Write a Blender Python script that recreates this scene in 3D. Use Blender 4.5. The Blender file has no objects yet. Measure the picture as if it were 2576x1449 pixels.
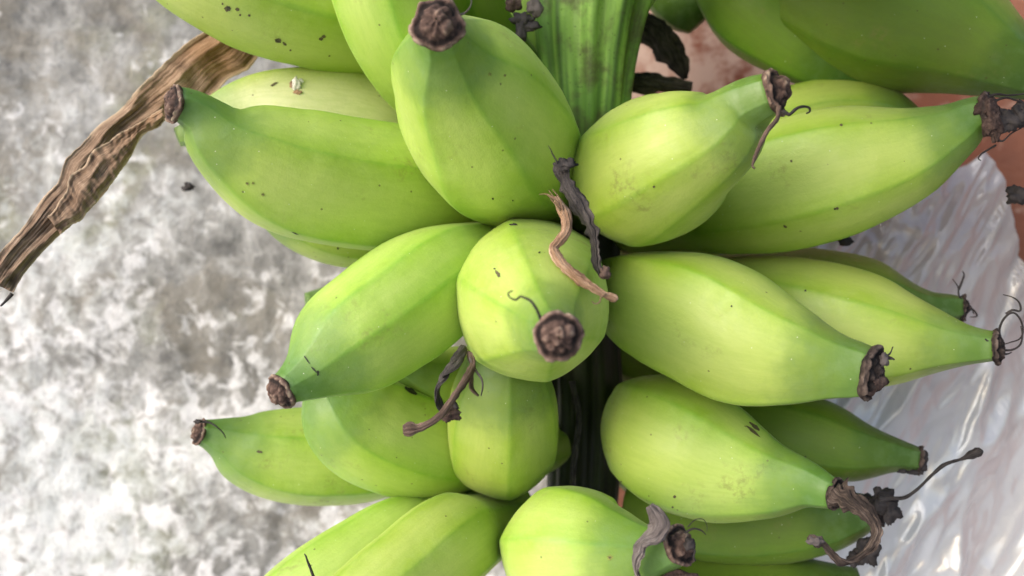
import bpy, bmesh, math, random
from mathutils import Vector, Matrix, noise
from mathutils.bvhtree import BVHTree

random.seed(11)
C = bpy.context
scn = C.scene
COL = scn.collection

# ------------------------------------------------------------------ camera, sky, sun, exposure
W0, H0 = 2576.0, 1449.0
K = 1.286 / W0                                  # metres per picture unit at 1 m (28 mm lens on 36 mm)
cam = bpy.data.cameras.new('camera')
cam.lens = 28.0; cam.sensor_width = 36.0
cam.clip_start = 0.01; cam.clip_end = 60
cam.dof.use_dof = True; cam.dof.focus_distance = 0.268; cam.dof.aperture_fstop = 9.0
camo = bpy.data.objects.new('camera', cam); COL.objects.link(camo)
camo.rotation_euler = (math.radians(90), 0, 0)
scn.camera = camo

SUN_DIR = Vector((-0.72, -0.52, 0.42)).normalized()      # towards the sun
world = bpy.data.worlds.new('World'); scn.world = world
world.use_nodes = True
wn = world.node_tree.nodes; wl = world.node_tree.links
bg = wn['Background']
sky = wn.new('ShaderNodeTexSky'); sky.sky_type = 'NISHITA'; sky.sun_disc = False
sky.sun_elevation = math.asin(SUN_DIR.z)
sky.sun_rotation = math.atan2(SUN_DIR.x, SUN_DIR.y)
sky.air_density = 1.0; sky.dust_density = 3.0; sky.ozone_density = 1.0
wl.new(sky.outputs[0], bg.inputs[0]); bg.inputs[1].default_value = 0.13
sun = bpy.data.lights.new('sun', 'SUN'); sun.energy = 1.25; sun.angle = math.radians(62); sun.color = (0.97, 0.985, 1.0)
suno = bpy.data.objects.new('sun', sun); COL.objects.link(suno)
suno.rotation_euler = SUN_DIR.to_track_quat('Z', 'Y').to_euler()
scn.view_settings.view_transform = 'Standard'; scn.view_settings.look = 'None'
scn.view_settings.exposure = 0.76; scn.view_settings.gamma = 1.0

# ------------------------------------------------------------------ helpers
def P(x, y, Y):
    return Vector(((x - W0/2) * K * Y, Y, -(y - H0/2) * K * Y))

def tag(o, label=None, cat=None, group=None, kind=None):
    if label: o['label'] = label
    if cat: o['category'] = cat
    if group: o['group'] = group
    if kind: o['kind'] = kind
    return o

def wpos(o):
    v = Vector((0, 0, 0))
    while o is not None:
        v += o.location; o = o.parent
    return v

def mk(name, verts, faces, mat, parent=None, origin=None, smooth=True, attrs=None):
    if origin is None:
        origin = Vector((0, 0, 0))
        for v in verts: origin += v
        origin /= len(verts)
    me = bpy.data.meshes.new(name)
    me.from_pydata([tuple(v - origin) for v in verts], [], faces)
    me.update()
    if smooth:
        me.polygons.foreach_set('use_smooth', [True]*len(me.polygons))
    for k, vals in (attrs or {}).items():
        a = me.attributes.new(k, 'FLOAT', 'POINT'); a.data.foreach_set('value', vals)
    me.materials.append(mat)
    o = bpy.data.objects.new(name, me); COL.objects.link(o)
    o.location = origin - (wpos(parent) if parent else Vector((0, 0, 0)))
    if parent: o.parent = parent
    return o

def empty(name, loc):
    o = bpy.data.objects.new(name, None); COL.objects.link(o); o.location = loc
    o.empty_display_size = 0.02
    return o

def catmull(pts, n):
    """pts: list of tuples; returns n evenly spaced samples (by 3-D length of the first three)"""
    q = [tuple(2*a-b for a, b in zip(pts[0], pts[1]))] + list(pts) + [tuple(2*a-b for a, b in zip(pts[-1], pts[-2]))]
    out = []
    for i in range(1, len(q)-2):
        p0, p1, p2, p3 = q[i-1:i+3]
        # centripetal-ish knots
        def dd(a, b): return max(1e-6, math.sqrt(sum((a[k]-b[k])**2 for k in range(3))))**0.5
        t0 = 0; t1 = dd(p0, p1); t2 = t1+dd(p1, p2); t3 = t2+dd(p2, p3)
        for s in range(24):
            t = t1+(t2-t1)*s/24
            r = []
            for k in range(len(p1)):
                a1 = (t1-t)/(t1-t0)*p0[k]+(t-t0)/(t1-t0)*p1[k]
                a2 = (t2-t)/(t2-t1)*p1[k]+(t-t1)/(t2-t1)*p2[k]
                a3 = (t3-t)/(t3-t2)*p2[k]+(t-t2)/(t3-t2)*p3[k]
                b1 = (t2-t)/(t2-t0)*a1+(t-t0)/(t2-t0)*a2
                b2 = (t3-t)/(t3-t1)*a2+(t-t1)/(t3-t1)*a3
                r.append((t2-t)/(t2-t1)*b1+(t-t1)/(t2-t1)*b2)
            out.append(r)
    out.append(list(pts[-1]))
    L = [0]
    for i in range(1, len(out)):
        L.append(L[-1]+math.sqrt(sum((out[i][k]-out[i-1][k])**2 for k in range(3))))
    res = []; j = 0
    for i in range(n):
        t = L[-1]*i/(n-1)
        while j < len(L)-2 and L[j+1] < t: j += 1
        f = (t-L[j])/max(1e-9, L[j+1]-L[j]); f = min(1, max(0, f))
        res.append([a+(b-a)*f for a, b in zip(out[j], out[j+1])])
    return res, L[-1]

def frames(S, ref=None):
    """parallel-transported frames; e1 faces the camera at the widest place"""
    n = len(S); T = []
    for i in range(n):
        a = S[max(0, i-1)]; b = S[min(n-1, i+1)]
        T.append((b-a).normalized())
    m = n//3
    e = (ref if ref else -S[m].normalized())
    E = [None]*n
    E[m] = (e - T[m]*e.dot(T[m])).normalized()
    for i in range(m+1, n):
        v = E[i-1]; E[i] = (v - T[i]*v.dot(T[i])).normalized()
    for i in range(m-1, -1, -1):
        v = E[i+1]; E[i] = (v - T[i]*v.dot(T[i])).normalized()
    return T, E, [T[i].cross(E[i]) for i in range(n)]

def nz(v, s, seed=0): return noise.noise(Vector((v[0]*s+seed*7.3, v[1]*s-seed*3.1, v[2]*s+seed*1.7)))

# ------------------------------------------------------------------ materials
def newmat(name):
    m = bpy.data.materials.new(name); m.use_nodes = True
    nt = m.node_tree
    return m, nt, nt.nodes, nt.links, nt.nodes['Principled BSDF']

def N(nt, typ, **kw):
    n = nt.nodes.new(typ)
    for k, v in kw.items():
        if k.startswith('i_'): n.inputs[k[2:].replace('_', ' ')].default_value = v
        else: setattr(n, k, v)
    return n

def noisen(nt, co, scale, detail=4, rough=0.55, dist=0.0):
    n = nt.nodes.new('ShaderNodeTexNoise'); n.inputs['Scale'].default_value = scale
    n.inputs['Detail'].default_value = detail; n.inputs['Roughness'].default_value = rough
    n.inputs['Distortion'].default_value = dist
    if co is not None: nt.links.new(co, n.inputs['Vector'])
    return n.outputs['Fac']

def ramp(nt, fac, stops, interp='LINEAR'):
    n = nt.nodes.new('ShaderNodeValToRGB'); cr = n.color_ramp; cr.interpolation = interp
    while len(cr.elements) > 1: cr.elements.remove(cr.elements[-1])
    for i, (p, c) in enumerate(stops):
        el = cr.elements[0] if i == 0 else cr.elements.new(p)
        el.position = p
        el.color = (c, c, c, 1) if not isinstance(c, tuple) else (c[0], c[1], c[2], 1)
    nt.links.new(fac, n.inputs[0])
    return n.outputs[0]

def mix(nt, fac, a, b, mode='MIX'):
    n = nt.nodes.new('ShaderNodeMix'); n.data_type = 'RGBA'; n.blend_type = mode
    for s, v in ((0, fac), (6, a), (7, b)):
        if isinstance(v, (int, float)): n.inputs[s].default_value = v
        elif isinstance(v, tuple): n.inputs[s].default_value = (v[0], v[1], v[2], 1)
        else: nt.links.new(v, n.inputs[s])
    return n.outputs[2]

def mth(nt, op, a, b=0.0, c=None, clamp=False):
    n = nt.nodes.new('ShaderNodeMath'); n.operation = op; n.use_clamp = clamp
    for i, v in enumerate((a, b, c)):
        if v is None: continue
        if isinstance(v, (int, float)): n.inputs[i].default_value = v
        else: nt.links.new(v, n.inputs[i])
    return n.outputs[0]

def bump(nt, bsdf, h, strength, dist, prev=None):
    b = nt.nodes.new('ShaderNodeBump'); b.inputs['Strength'].default_value = strength
    b.inputs['Distance'].default_value = dist
    nt.links.new(h, b.inputs['Height'])
    if prev is not None: nt.links.new(prev, b.inputs['Normal'])
    nt.links.new(b.outputs[0], bsdf.inputs['Normal'])
    return b.outputs[0]

def coord(nt):
    return nt.nodes.new('ShaderNodeTexCoord').outputs['Object']

def attr(nt, name):
    a = nt.nodes.new('ShaderNodeAttribute'); a.attribute_name = name
    return a.outputs['Fac']

def banana_mat(name, c1, c2, c3, neck, spec=0.6):
    m, nt, nn, ln, b = newmat(name)
    co = coord(nt)
    info = nn.new('ShaderNodeObjectInfo')
    va = nn.new('ShaderNodeVectorMath'); va.operation = 'ADD'; ln.new(co, va.inputs[0])
    sc = nn.new('ShaderNodeVectorMath'); sc.operation = 'SCALE'; sc.inputs[0].default_value = (3, 7, 5)
    ln.new(info.outputs['Random'], sc.inputs['Scale']); ln.new(sc.outputs[0], va.inputs[1])
    v = va.outputs[0]
    base = mix(nt, ramp(nt, noisen(nt, v, 34, 3), [(0.35, 0.0), (0.65, 1.0)]), c1, c2)
    base = mix(nt, mth(nt, 'MULTIPLY', ramp(nt, noisen(nt, v, 75, 5, 0.6), [(0.45, 0.0), (0.75, 1.0)]), 0.6), base, c3)
    # fine mottling of the peel
    base = mix(nt, mth(nt, 'MULTIPLY', ramp(nt, noisen(nt, v, 900, 3, 0.7), [(0.38, 1.0), (0.6, 0.0)]), 0.16), base, (0.20, 0.36, 0.05))
    # the faces are paler than the skin along the edges
    base = mix(nt, mth(nt, 'MULTIPLY', attr(nt, 'face'), 0.75), base, tuple(min(1, q) for q in (c1[0]*1.28, c1[1]*1.12, c1[2]*2.0)))
    # faint lengthwise fibres
    fb = nn.new('ShaderNodeCombineXYZ'); ln.new(mth(nt, 'MULTIPLY', attr(nt, 'along'), 14.0), fb.inputs[0]); ln.new(mth(nt, 'MULTIPLY', attr(nt, 'around'), 9.0), fb.inputs[1]); ln.new(info.outputs['Random'], fb.inputs[2])
    ff = noisen(nt, fb.outputs[0], 7, 5, 0.7)
    base = mix(nt, mth(nt, 'MULTIPLY', ramp(nt, ff, [(0.4, 1.0), (0.56, 0.0)]), 0.15), base, (0.24, 0.42, 0.03))
    # rubbed and bruised places
    sc2 = mth(nt, 'MULTIPLY', ramp(nt, noisen(nt, v, 55, 3), [(0.60, 0), (0.70, 1)]), ramp(nt, noisen(nt, v, 420, 5, 0.7), [(0.47, 0), (0.62, 1)]))
    base = mix(nt, mth(nt, 'MULTIPLY', sc2, 0.6), base, (0.27, 0.29, 0.07))
    # green veins on the ridges
    rd = attr(nt, 'ridge')
    wob = mth(nt, 'MULTIPLY', rd, ramp(nt, noisen(nt, v, 160, 3), [(0.3, 0.35), (0.7, 1.0)]))
    base = mix(nt, mth(nt, 'MULTIPLY', wob, 0.6), base, (c2[0]*0.55, c2[1]*0.78, 0.02))
    # green neck
    al = attr(nt, 'along')
    nk = mth(nt, 'ADD', al, mth(nt, 'MULTIPLY', mth(nt, 'SUBTRACT', noisen(nt, v, 120, 4), 0.5), 0.012))
    nkf = ramp(nt, mth(nt, 'MULTIPLY', nk, 20.0), [(0.10, 0.95), (0.34, 0.62), (0.60, 0.0)], 'EASE')
    base = mix(nt, nkf, base, neck)
    bloom = mth(nt, 'MULTIPLY', mth(nt, 'MULTIPLY', nkf, ramp(nt, noisen(nt, v, 200, 4), [(0.45, 0), (0.7, 1)])), 0.35)
    base = mix(nt, bloom, base, (0.20, 0.33, 0.14))
    # small brown specks and pale dust
    vo = nn.new('ShaderNodeTexVoronoi'); vo.inputs['Scale'].default_value = 210; ln.new(v, vo.inputs['Vector'])
    sp = mth(nt, 'MULTIPLY', mth(nt, 'LESS_THAN', vo.outputs['Distance'], 0.085),
             mth(nt, 'GREATER_THAN', nn_sep(nt, vo.outputs['Color']), 0.80))
    base = mix(nt, mth(nt, 'MULTIPLY', sp, 0.65), base, (0.10, 0.085, 0.025))
    vo2 = nn.new('ShaderNodeTexVoronoi'); vo2.inputs['Scale'].default_value = 520; ln.new(v, vo2.inputs['Vector'])
    sp2 = mth(nt, 'MULTIPLY', mth(nt, 'LESS_THAN', vo2.outputs['Distance'], 0.10),
              mth(nt, 'GREATER_THAN', nn_sep(nt, vo2.outputs['Color']), 0.93))
    base = mix(nt, mth(nt, 'MULTIPLY', sp2, 0.7), base, (0.72, 0.78, 0.55))
    hs = nn.new('ShaderNodeHueSaturation')
    ln.new(base, hs.inputs['Color'])
    ln.new(mth(nt, 'MULTIPLY_ADD', info.outputs['Random'], 0.016, 0.492), hs.inputs['Hue'])
    ln.new(mth(nt, 'MULTIPLY_ADD', info.outputs['Random'], 0.12, 0.90), hs.inputs['Value'])
    ln.new(hs.outputs[0], b.inputs['Base Color'])
    b.inputs['Roughness'].default_value = 0.5
    ln.new(ramp(nt, noisen(nt, v, 300, 4), [(0.3, 0.40), (0.7, 0.60)]), b.inputs['Roughness'])
    b.inputs['Specular IOR Level'].default_value = spec
    b.inputs['Subsurface Weight'].default_value = 0.22
    b.inputs['Subsurface Radius'].default_value = (0.8, 1.0, 0.25)
    b.inputs['Subsurface Scale'].default_value = 0.004
    b.inputs['Sheen Weight'].default_value = 0.08
    b.inputs['Sheen Roughness'].default_value = 0.35
    b.inputs['Sheen Tint'].default_value = (0.9, 1.0, 0.75, 1)
    p = bump(nt, b, noisen(nt, v, 1500, 3, 0.6), 0.16, 0.0004)
    bump(nt, b, noisen(nt, v, 130, 4, 0.6), 0.25, 0.0012, p)
    return m

def nn_sep(nt, colr):
    s = nt.nodes.new('ShaderNodeSeparateColor'); nt.links.new(colr, s.inputs[0]); return s.outputs[0]

M = {}
M['peel'] = banana_mat('peel', (0.405, 0.57, 0.080), (0.32, 0.50, 0.040), (0.50, 0.64, 0.17), (0.095, 0.21, 0.026))
M['peel_dark'] = banana_mat('peel_dark', (0.155, 0.275, 0.024), (0.12, 0.245, 0.016), (0.19, 0.27, 0.035), (0.06, 0.14, 0.02), 0.32)  # darker copy of the peel, shade put into its colour
M['peel_pale'] = banana_mat('peel_pale', (0.56, 0.66, 0.22), (0.46, 0.60, 0.12), (0.62, 0.70, 0.32), (0.20, 0.34, 0.08))

def dry_mat(name, cols, scale=300, rough=0.85, stretch=None, bs=0.8, bd=0.0012, crust=False):
    m, nt, nn, ln, b = newmat(name)
    co = coord(nt)
    v = co
    if stretch is not None:
        al = nn.new('ShaderNodeCombineXYZ')
        ln.new(mth(nt, 'MULTIPLY', attr(nt, 'along'), stretch), al.inputs[0])
        ln.new(attr(nt, 'across'), al.inputs[1])
        v = al.outputs[0]
        f = noisen(nt, v, scale, 5, 0.75, 0.2)
        f = mix(nt, 0.3, f, noisen(nt, co, 160, 4, 0.6))
    else:
        f = noisen(nt, v, scale, 5, 0.65, 0.3)
    if crust: f = mth(nt, 'ADD', mth(nt, 'MULTIPLY', f, 0.5), mth(nt, 'MULTIPLY', attr(nt, 'crust'), 0.5))
    k = len(cols)
    c = ramp(nt, f, [((0.36 + 0.28*i/(k-1)) if stretch else (0.28 + 0.44*i/(k-1)), cc) for i, cc in enumerate(cols)])
    if name == 'dried_leaf':
        u = attr(nt, 'along')
        gold = mth(nt, 'MULTIPLY', ramp(nt, u, [(0.02, 1.0), (0.13, 0.0)]), ramp(nt, noisen(nt, co, 40, 4), [(0.4, 0.2), (0.6, 1.0)]))
        c = mix(nt, mth(nt, 'MULTIPLY', gold, 0.35), c, (0.42, 0.20, 0.06))
        c = mix(nt, ramp(nt, noisen(nt, co, 75, 5, 0.65), [(0.58, 0.0), (0.68, 0.7)]), c, (0.06, 0.035, 0.022))
        ac = attr(nt, 'across')
        e1 = mth(nt, 'MINIMUM', ac, mth(nt, 'SUBTRACT', 3.0, ac))
        c = mix(nt, ramp(nt, e1, [(0.0, 0.7), (0.25, 0.0)]), c, (0.62, 0.48, 0.34))
    ln.new(c, b.inputs['Base Color'])
    b.inputs['Roughness'].default_value = rough
    b.inputs['Specular IOR Level'].default_value = 0.3
    p = bump(nt, b, f, bs, bd)
    bump(nt, b, noisen(nt, co, scale*2.2 if stretch is None else 900, 3, 0.6), 0.5, bd*0.5, p)
    return m
M['cap'] = dry_mat('dried_cap', [(0.018, 0.012, 0.011), (0.09, 0.055, 0.045), (0.19, 0.125, 0.10), (0.36, 0.28, 0.21)], 330, crust=True)
M['crumb'] = dry_mat('dried_crumb', [(0.02, 0.014, 0.013), (0.08, 0.05, 0.042), (0.17, 0.115, 0.095)], 400)
M['cap_dark'] = dry_mat('dried_cap_dark', [(0.010, 0.008, 0.008), (0.035, 0.025, 0.022), (0.09, 0.065, 0.055), (0.17, 0.13, 0.11)], 400, crust=True)
M['dark_fibre'] = dry_mat('dried_dark_fibre', [(0.012, 0.009, 0.009), (0.03, 0.022, 0.02), (0.085, 0.062, 0.053), (0.19, 0.15, 0.13)], 4.0, 0.85, 30.0)
M['black'] = dry_mat('dried_black', [(0.010, 0.009, 0.010), (0.03, 0.026, 0.027), (0.075, 0.065, 0.065), (0.12, 0.105, 0.10)], 4.0, 0.75, 30.0)
M['brown_dry'] = dry_mat('dried_brown', [(0.05, 0.032, 0.026), (0.13, 0.085, 0.07), (0.26, 0.18, 0.15)], 4.0, 0.85, 30.0)
M['grey_dry'] = dry_mat('dried_grey', [(0.05, 0.042, 0.042), (0.13, 0.11, 0.108), (0.28, 0.25, 0.24)], 4.0, 0.85, 30.0)
M['tan'] = dry_mat('dried_tan', [(0.12, 0.06, 0.035), (0.36, 0.22, 0.14), (0.66, 0.50, 0.38)], 5.0, 0.8, 25.0)
M['leaf'] = dry_mat('dried_leaf', [(0.08, 0.045, 0.026), (0.18, 0.115, 0.075), (0.30, 0.205, 0.14), (0.50, 0.385, 0.29)], 15.0, 0.8, 2.2, 0.6, 0.0007)

def stem_mat():
    m, nt, nn, ln, b = newmat('stalk')
    co = coord(nt)
    cb = nn.new('ShaderNodeCombineXYZ')
    ln.new(mth(nt, 'MULTIPLY', attr(nt, 'along'), 1.0), cb.inputs[0]); ln.new(attr(nt, 'across'), cb.inputs[1])
    f = noisen(nt, cb.outputs[0], 15, 2, 0.45, 0.05)
    c = ramp(nt, f, [(0.34, (0.07, 0.14, 0.035)), (0.47, (0.13, 0.27, 0.05)), (0.60, (0.24, 0.43, 0.08)), (0.75, (0.33, 0.50, 0.16))])
    br = ramp(nt, noisen(nt, co, 45, 5, 0.65), [(0.49, 0.0), (0.62, 1.0)])
    c = mix(nt, mth(nt, 'MULTIPLY', br, 0.7), c, (0.07, 0.055, 0.035))
    sp = ramp(nt, noisen(nt, co, 700, 3, 0.6), [(0.62, 0.0), (0.7, 1.0)])
    c = mix(nt, mth(nt, 'MULTIPLY', sp, 0.6), c, (0.03, 0.035, 0.015))
    c = mix(nt, ramp(nt, mth(nt, 'ADD', attr(nt, 'along'), mth(nt, 'MULTIPLY', noisen(nt, co, 60, 4), 0.03)), [(0.095, 0.0), (0.125, 0.93)]), c, (0.010, 0.008, 0.006))  # lower stalk nearly black: gap shade painted on over brown debris
    ln.new(c, b.inputs['Base Color']); b.inputs['Roughness'].default_value = 0.5
    p = bump(nt, b, f, 0.7, 0.0015)
    bump(nt, b, noisen(nt, co, 500, 4), 0.4, 0.0006, p)
    return m
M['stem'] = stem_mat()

def wall_mat():
    m, nt, nn, ln, b = newmat('weathered_concrete')
    co = coord(nt)
    sep = nn.new('ShaderNodeSeparateXYZ'); ln.new(co, sep.inputs[0])
    big = noisen(nt, co, 7, 4, 0.55, 0.4)
    mid = noisen(nt, co, 38, 5, 0.6, 0.9)
    blot = noisen(nt, co, 95, 4, 0.6, 0.5)
    fine = noisen(nt, co, 330, 4, 0.65)
    t = mth(nt, 'ADD', mth(nt, 'MULTIPLY', big, 0.35), mth(nt, 'ADD', mth(nt, 'MULTIPLY', mid, 0.35), mth(nt, 'MULTIPLY', blot, 0.30)))
    c = ramp(nt, t, [(0.38, (0.13, 0.13, 0.13)), (0.46, (0.25, 0.248, 0.244)), (0.53, (0.38, 0.378, 0.375)), (0.61, (0.56, 0.56, 0.57))])
    # damp brown and mossy stains
    c = mix(nt, mth(nt, 'MULTIPLY', ramp(nt, noisen(nt, co, 17, 6, 0.65, 0.8), [(0.50, 0), (0.60, 1)]), 0.5), c, (0.22, 0.195, 0.155))
    c = mix(nt, mth(nt, 'MULTIPLY', ramp(nt, noisen(nt, co, 12, 5, 0.6, 0.5), [(0.56, 0), (0.66, 1)]), 0.4), c, (0.26, 0.28, 0.16))
    # remains of lime wash in flakes with sharp borders
    light_bias = mth(nt, 'ADD', mth(nt, 'MULTIPLY', sep.outputs[2], -0.40), mth(nt, 'MULTIPLY', sep.outputs[0], -0.22))  # whitens towards lower left: the brighter light there put into the colour
    lw = mth(nt, 'ADD', mth(nt, 'ADD', mth(nt, 'MULTIPLY', noisen(nt, co, 30, 4, 0.6, 0.7), 0.45), mth(nt, 'MULTIPLY', noisen(nt, co, 85, 3, 0.55, 0.5), 0.55)), light_bias)
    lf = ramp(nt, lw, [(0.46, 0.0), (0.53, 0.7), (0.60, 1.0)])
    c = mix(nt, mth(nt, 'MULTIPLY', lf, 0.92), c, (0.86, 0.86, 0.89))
    lw2 = mth(nt, 'ADD', mth(nt, 'ADD', mth(nt, 'MULTIPLY', big, 0.5), mth(nt, 'MULTIPLY', blot, 0.5)), light_bias)
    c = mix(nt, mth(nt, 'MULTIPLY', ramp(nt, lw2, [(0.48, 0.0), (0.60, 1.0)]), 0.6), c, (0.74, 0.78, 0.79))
    # dark pits
    c = mix(nt, mth(nt, 'MULTIPLY', ramp(nt, fine, [(0.34, 1.0), (0.44, 0.0)]), 0.3), c, (0.09, 0.088, 0.085))
    pit = ramp(nt, noisen(nt, co, 75, 3, 0.5, 1.2), [(0.30, 1.0), (0.38, 0.0)])
    c = mix(nt, mth(nt, 'MULTIPLY', pit, 0.4), c, (0.11, 0.105, 0.10))
    ln.new(c, b.inputs['Base Color']); b.inputs['Roughness'].default_value = 0.9
    bump(nt, b, mix(nt, 0.5, blot, fine), 0.7, 0.003)
    return m
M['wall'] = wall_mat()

def board_mat():
    m, nt, nn, ln, b = newmat('terracotta')
    co = coord(nt)
    c = ramp(nt, noisen(nt, co, 30, 4, 0.6), [(0.3, (0.13, 0.036, 0.015)), (0.7, (0.20, 0.060, 0.026))])
    sep = nn.new('ShaderNodeSeparateXYZ'); ln.new(co, sep.inputs[0])
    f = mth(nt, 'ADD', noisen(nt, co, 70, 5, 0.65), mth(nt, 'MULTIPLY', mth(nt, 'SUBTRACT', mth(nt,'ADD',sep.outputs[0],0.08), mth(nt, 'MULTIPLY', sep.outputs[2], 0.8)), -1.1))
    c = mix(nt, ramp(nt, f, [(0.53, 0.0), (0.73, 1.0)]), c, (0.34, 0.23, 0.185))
    ln.new(c, b.inputs['Base Color']); b.inputs['Roughness'].default_value = 0.6
    bump(nt, b, noisen(nt, co, 300, 4), 0.4, 0.001)
    return m
M['board'] = board_mat()

def plastic_mat():
    m, nt, nn, ln, b = newmat('clear_film')
    co = coord(nt)
    b.inputs['Base Color'].default_value = (0.76, 0.757, 0.775, 1)
    b.inputs['Roughness'].default_value = 0.12
    b.inputs['IOR'].default_value = 1.8; b.inputs['Coat IOR'].default_value = 1.9
    b.inputs['Coat Weight'].default_value = 0.6; b.inputs['Coat Roughness'].default_value = 0.08
    sep = nn.new('ShaderNodeSeparateXYZ'); ln.new(co, sep.inputs[0])
    milky = mth(nt, 'ADD', mth(nt, 'MULTIPLY', noisen(nt, co, 35, 5, 0.6, 0.5), 0.4), mth(nt, 'ADD', 0.3, mth(nt, 'MULTIPLY', sep.outputs[2], -6.0)))
    ln.new(ramp(nt, milky, [(0.0, 0.45), (0.45, 0.99)]), b.inputs['Alpha'])
    bump(nt, b, noisen(nt, co, 45, 3, 0.5, 1.0), 0.2, 0.004)
    return m
M['film'] = plastic_mat()

def flat_mat(name, c, rough=0.7):
    m, nt, nn, ln, b = newmat(name)
    co = coord(nt)
    c2 = tuple(x*0.55 for x in c)
    ln.new(ramp(nt, noisen(nt, co, 1400, 3, 0.6), [(0.35, c2), (0.65, c)]), b.inputs['Base Color'])
    b.inputs['Roughness'].default_value = rough
    return m
M['scar'] = flat_mat('scar', (0.13, 0.11, 0.05))
M['scar_dark'] = flat_mat('scar_dark', (0.035, 0.04, 0.02))
M['scar_ring'] = flat_mat('scar_ring', (0.30, 0.36, 0.07))
M['sap'] = flat_mat('sap', (0.75, 0.74, 0.66), 0.25)

# ------------------------------------------------------------------ the setting
def sheet(name, x0, x1, z0, z1, nx, nzn, f, mat):
    V = []; F = []
    for j in range(nzn+1):
        for i in range(nx+1):
            x = x0+(x1-x0)*i/nx; z = z0+(z1-z0)*j/nzn
            V.append(Vector((x, f(x, z), z)))
    for j in range(nzn):
        for i in range(nx):
            a = j*(nx+1)+i
            F.append((a, a+1, a+nx+2, a+nx+1))
    return mk(name, V, F, mat)

def slab(o, t):
    s = o.modifiers.new('solid', 'SOLIDIFY'); s.thickness = t; s.offset = -1 if t > 0 else 1
    return o

def wall_y(x, z):
    v = Vector((x, 0, z))
    y = 0.50 + 0.05*(x+0.35)
    y += 0.005*noise.noise(v*10) + 0.0016*noise.noise(v*48) + 0.0014*noise.noise(v*130)
    # shallow joints between the stones, mostly filled with render
    y += 0.0012*math.exp(-((z+0.004-0.004*math.sin(x*30))/0.002)**2)
    y += 0.0015*math.exp(-((x+0.148-0.006*math.sin(z*40))/0.003)**2) * (1 if z < -0.012 else 0)
    return y
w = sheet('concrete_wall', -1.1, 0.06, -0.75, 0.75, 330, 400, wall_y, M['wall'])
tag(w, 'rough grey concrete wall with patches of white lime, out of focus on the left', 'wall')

def board():
    # runs behind the plastic; unseen forward turn at right added to block side light
    line = [(0.04, 0.50), (0.12, 0.495), (0.20, 0.49), (0.27, 0.48), (0.31, 0.465), (0.335, 0.43), (0.355, 0.36), (0.36, 0.31)]
    V = []; F = []; n = 30
    for (x, y) in line:
        for j in range(n+1):
            z = -0.6+1.2*j/n
            V.append(Vector((x, y+0.001*noise.noise(Vector((x, 0, z))*20), z)))
    for i in range(len(line)-1):
        for j in range(n):
            a = i*(n+1)+j; F.append((a, a+n+1, a+n+2, a+1))
    o = mk('terracotta_board', V, F, M['board']); slab(o, 0.006); return o
w = board()
tag(w, 'reddish brown board behind the clear plastic at the right edge', 'board')

V = [Vector((x, y, -0.85)) for x in (-3, -1, 0, 1, 3) for y in (-3, -1, 0, 1.2)]
F = [(i*4+j, (i+1)*4+j, (i+1)*4+j+1, i*4+j+1) for i in range(4) for j in range(3)]
tag(mk('ground', V, F, M['wall']), kind='structure')  # unseen, added to bounce light up onto the undersides

# clear plastic film: an irregular wrinkled sheet with its own outline
def film():
    nx, nv = 230, 230
    V = []; F = []
    top = [(1650, 560), (2080, 520), (2375, 430), (2410, 400), (2445, 450), (2475, 565), (2515, 690), (2600, 800), (2800, 950)]
    def topy(px):
        for (a, b), (c, d) in zip(top, top[1:]):
            if px <= c: return b+(d-b)*(px-a)/(c-a)
        return top[-1][1]
    for j in range(nv+1):
        for i in range(nx+1):
            px = 1650+1150*i/nx
            ty = topy(px) + 8*noise.noise(Vector((px*0.03, 0, 0)))
            py = ty + (1750-ty)*j/nv
            p = P(px, py, 0.43)
            q = Vector((px*0.0040+py*0.0020, py*0.0010-px*0.0006, 0))
            q2 = q + 0.35*Vector((noise.noise(q*0.8+Vector((3.1, 0, 0))), noise.noise(q*0.8+Vector((0, 9.7, 0))), 0))
            # long soft folds with thin sharp creases, crumpled near the upper border
            r1 = 1-abs(noise.noise(q2*1.3)); r2 = 1-abs(noise.noise(q2*3.1+Vector((5, 2, 0)))); r3 = 1-abs(noise.noise(q2*8.0))
            near = max(0.0, 1-(py-ty)/330.0)
            p.y += -0.016*r1 - 0.006*r2 - (0.0012+0.003*near)*r3**2 + 0.007*noise.noise(q*0.6)
            V.append(p)
    for j in range(nv):
        for i in range(nx):
            a = j*(nx+1)+i
            F.append((a, a+nx+1, a+nx+2, a+1))
    o = mk('plastic_sheet', V, F, M['film'])
    s = o.modifiers.new('solid', 'SOLIDIFY'); s.thickness = 0.0003
    tag(o, 'crinkled clear plastic sheet with white glints at the lower right', 'plastic sheet')
film()

# ------------------------------------------------------------------ the bunch
bunch = empty('banana_bunch', P(1440, 700, 0.36))
tag(bunch, 'hanging bunch of unripe green bananas filling the middle and the right of the picture', 'banana bunch')
BV = []; BF = []                     # all banana surfaces, for laying things onto them

def profile(ridges, sharp, amt):
    n = 360; tab = []
    rs = sorted(a % 360 for a in ridges)
    for k in range(n):
        a = k
        lo = max([r for r in rs if r <= a], default=rs[-1]-360); hi = min([r for r in rs if r > a], default=rs[0]+360)
        h = math.radians((hi-lo)/2); d = math.radians(a-(lo+hi)/2)
        h = min(h, math.radians(58))
        v = math.cos(h)/math.cos(max(-h, min(h, d)))
        tab.append((1-amt)+amt*v)
    s = []
    for k in range(n):
        tot = 0; ws = 0
        for j in range(-12, 13):
            wgt = math.exp(-(j/sharp)**2); ws += wgt; tot += wgt*tab[(k+j) % n]
        s.append(tot/ws)
    rid = []
    for k in range(n):
        d = min(min(abs(k-r), 360-abs(k-r)) for r in rs)
        rid.append(math.exp(-(d/2.2)**2))
    return s, rid

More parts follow.
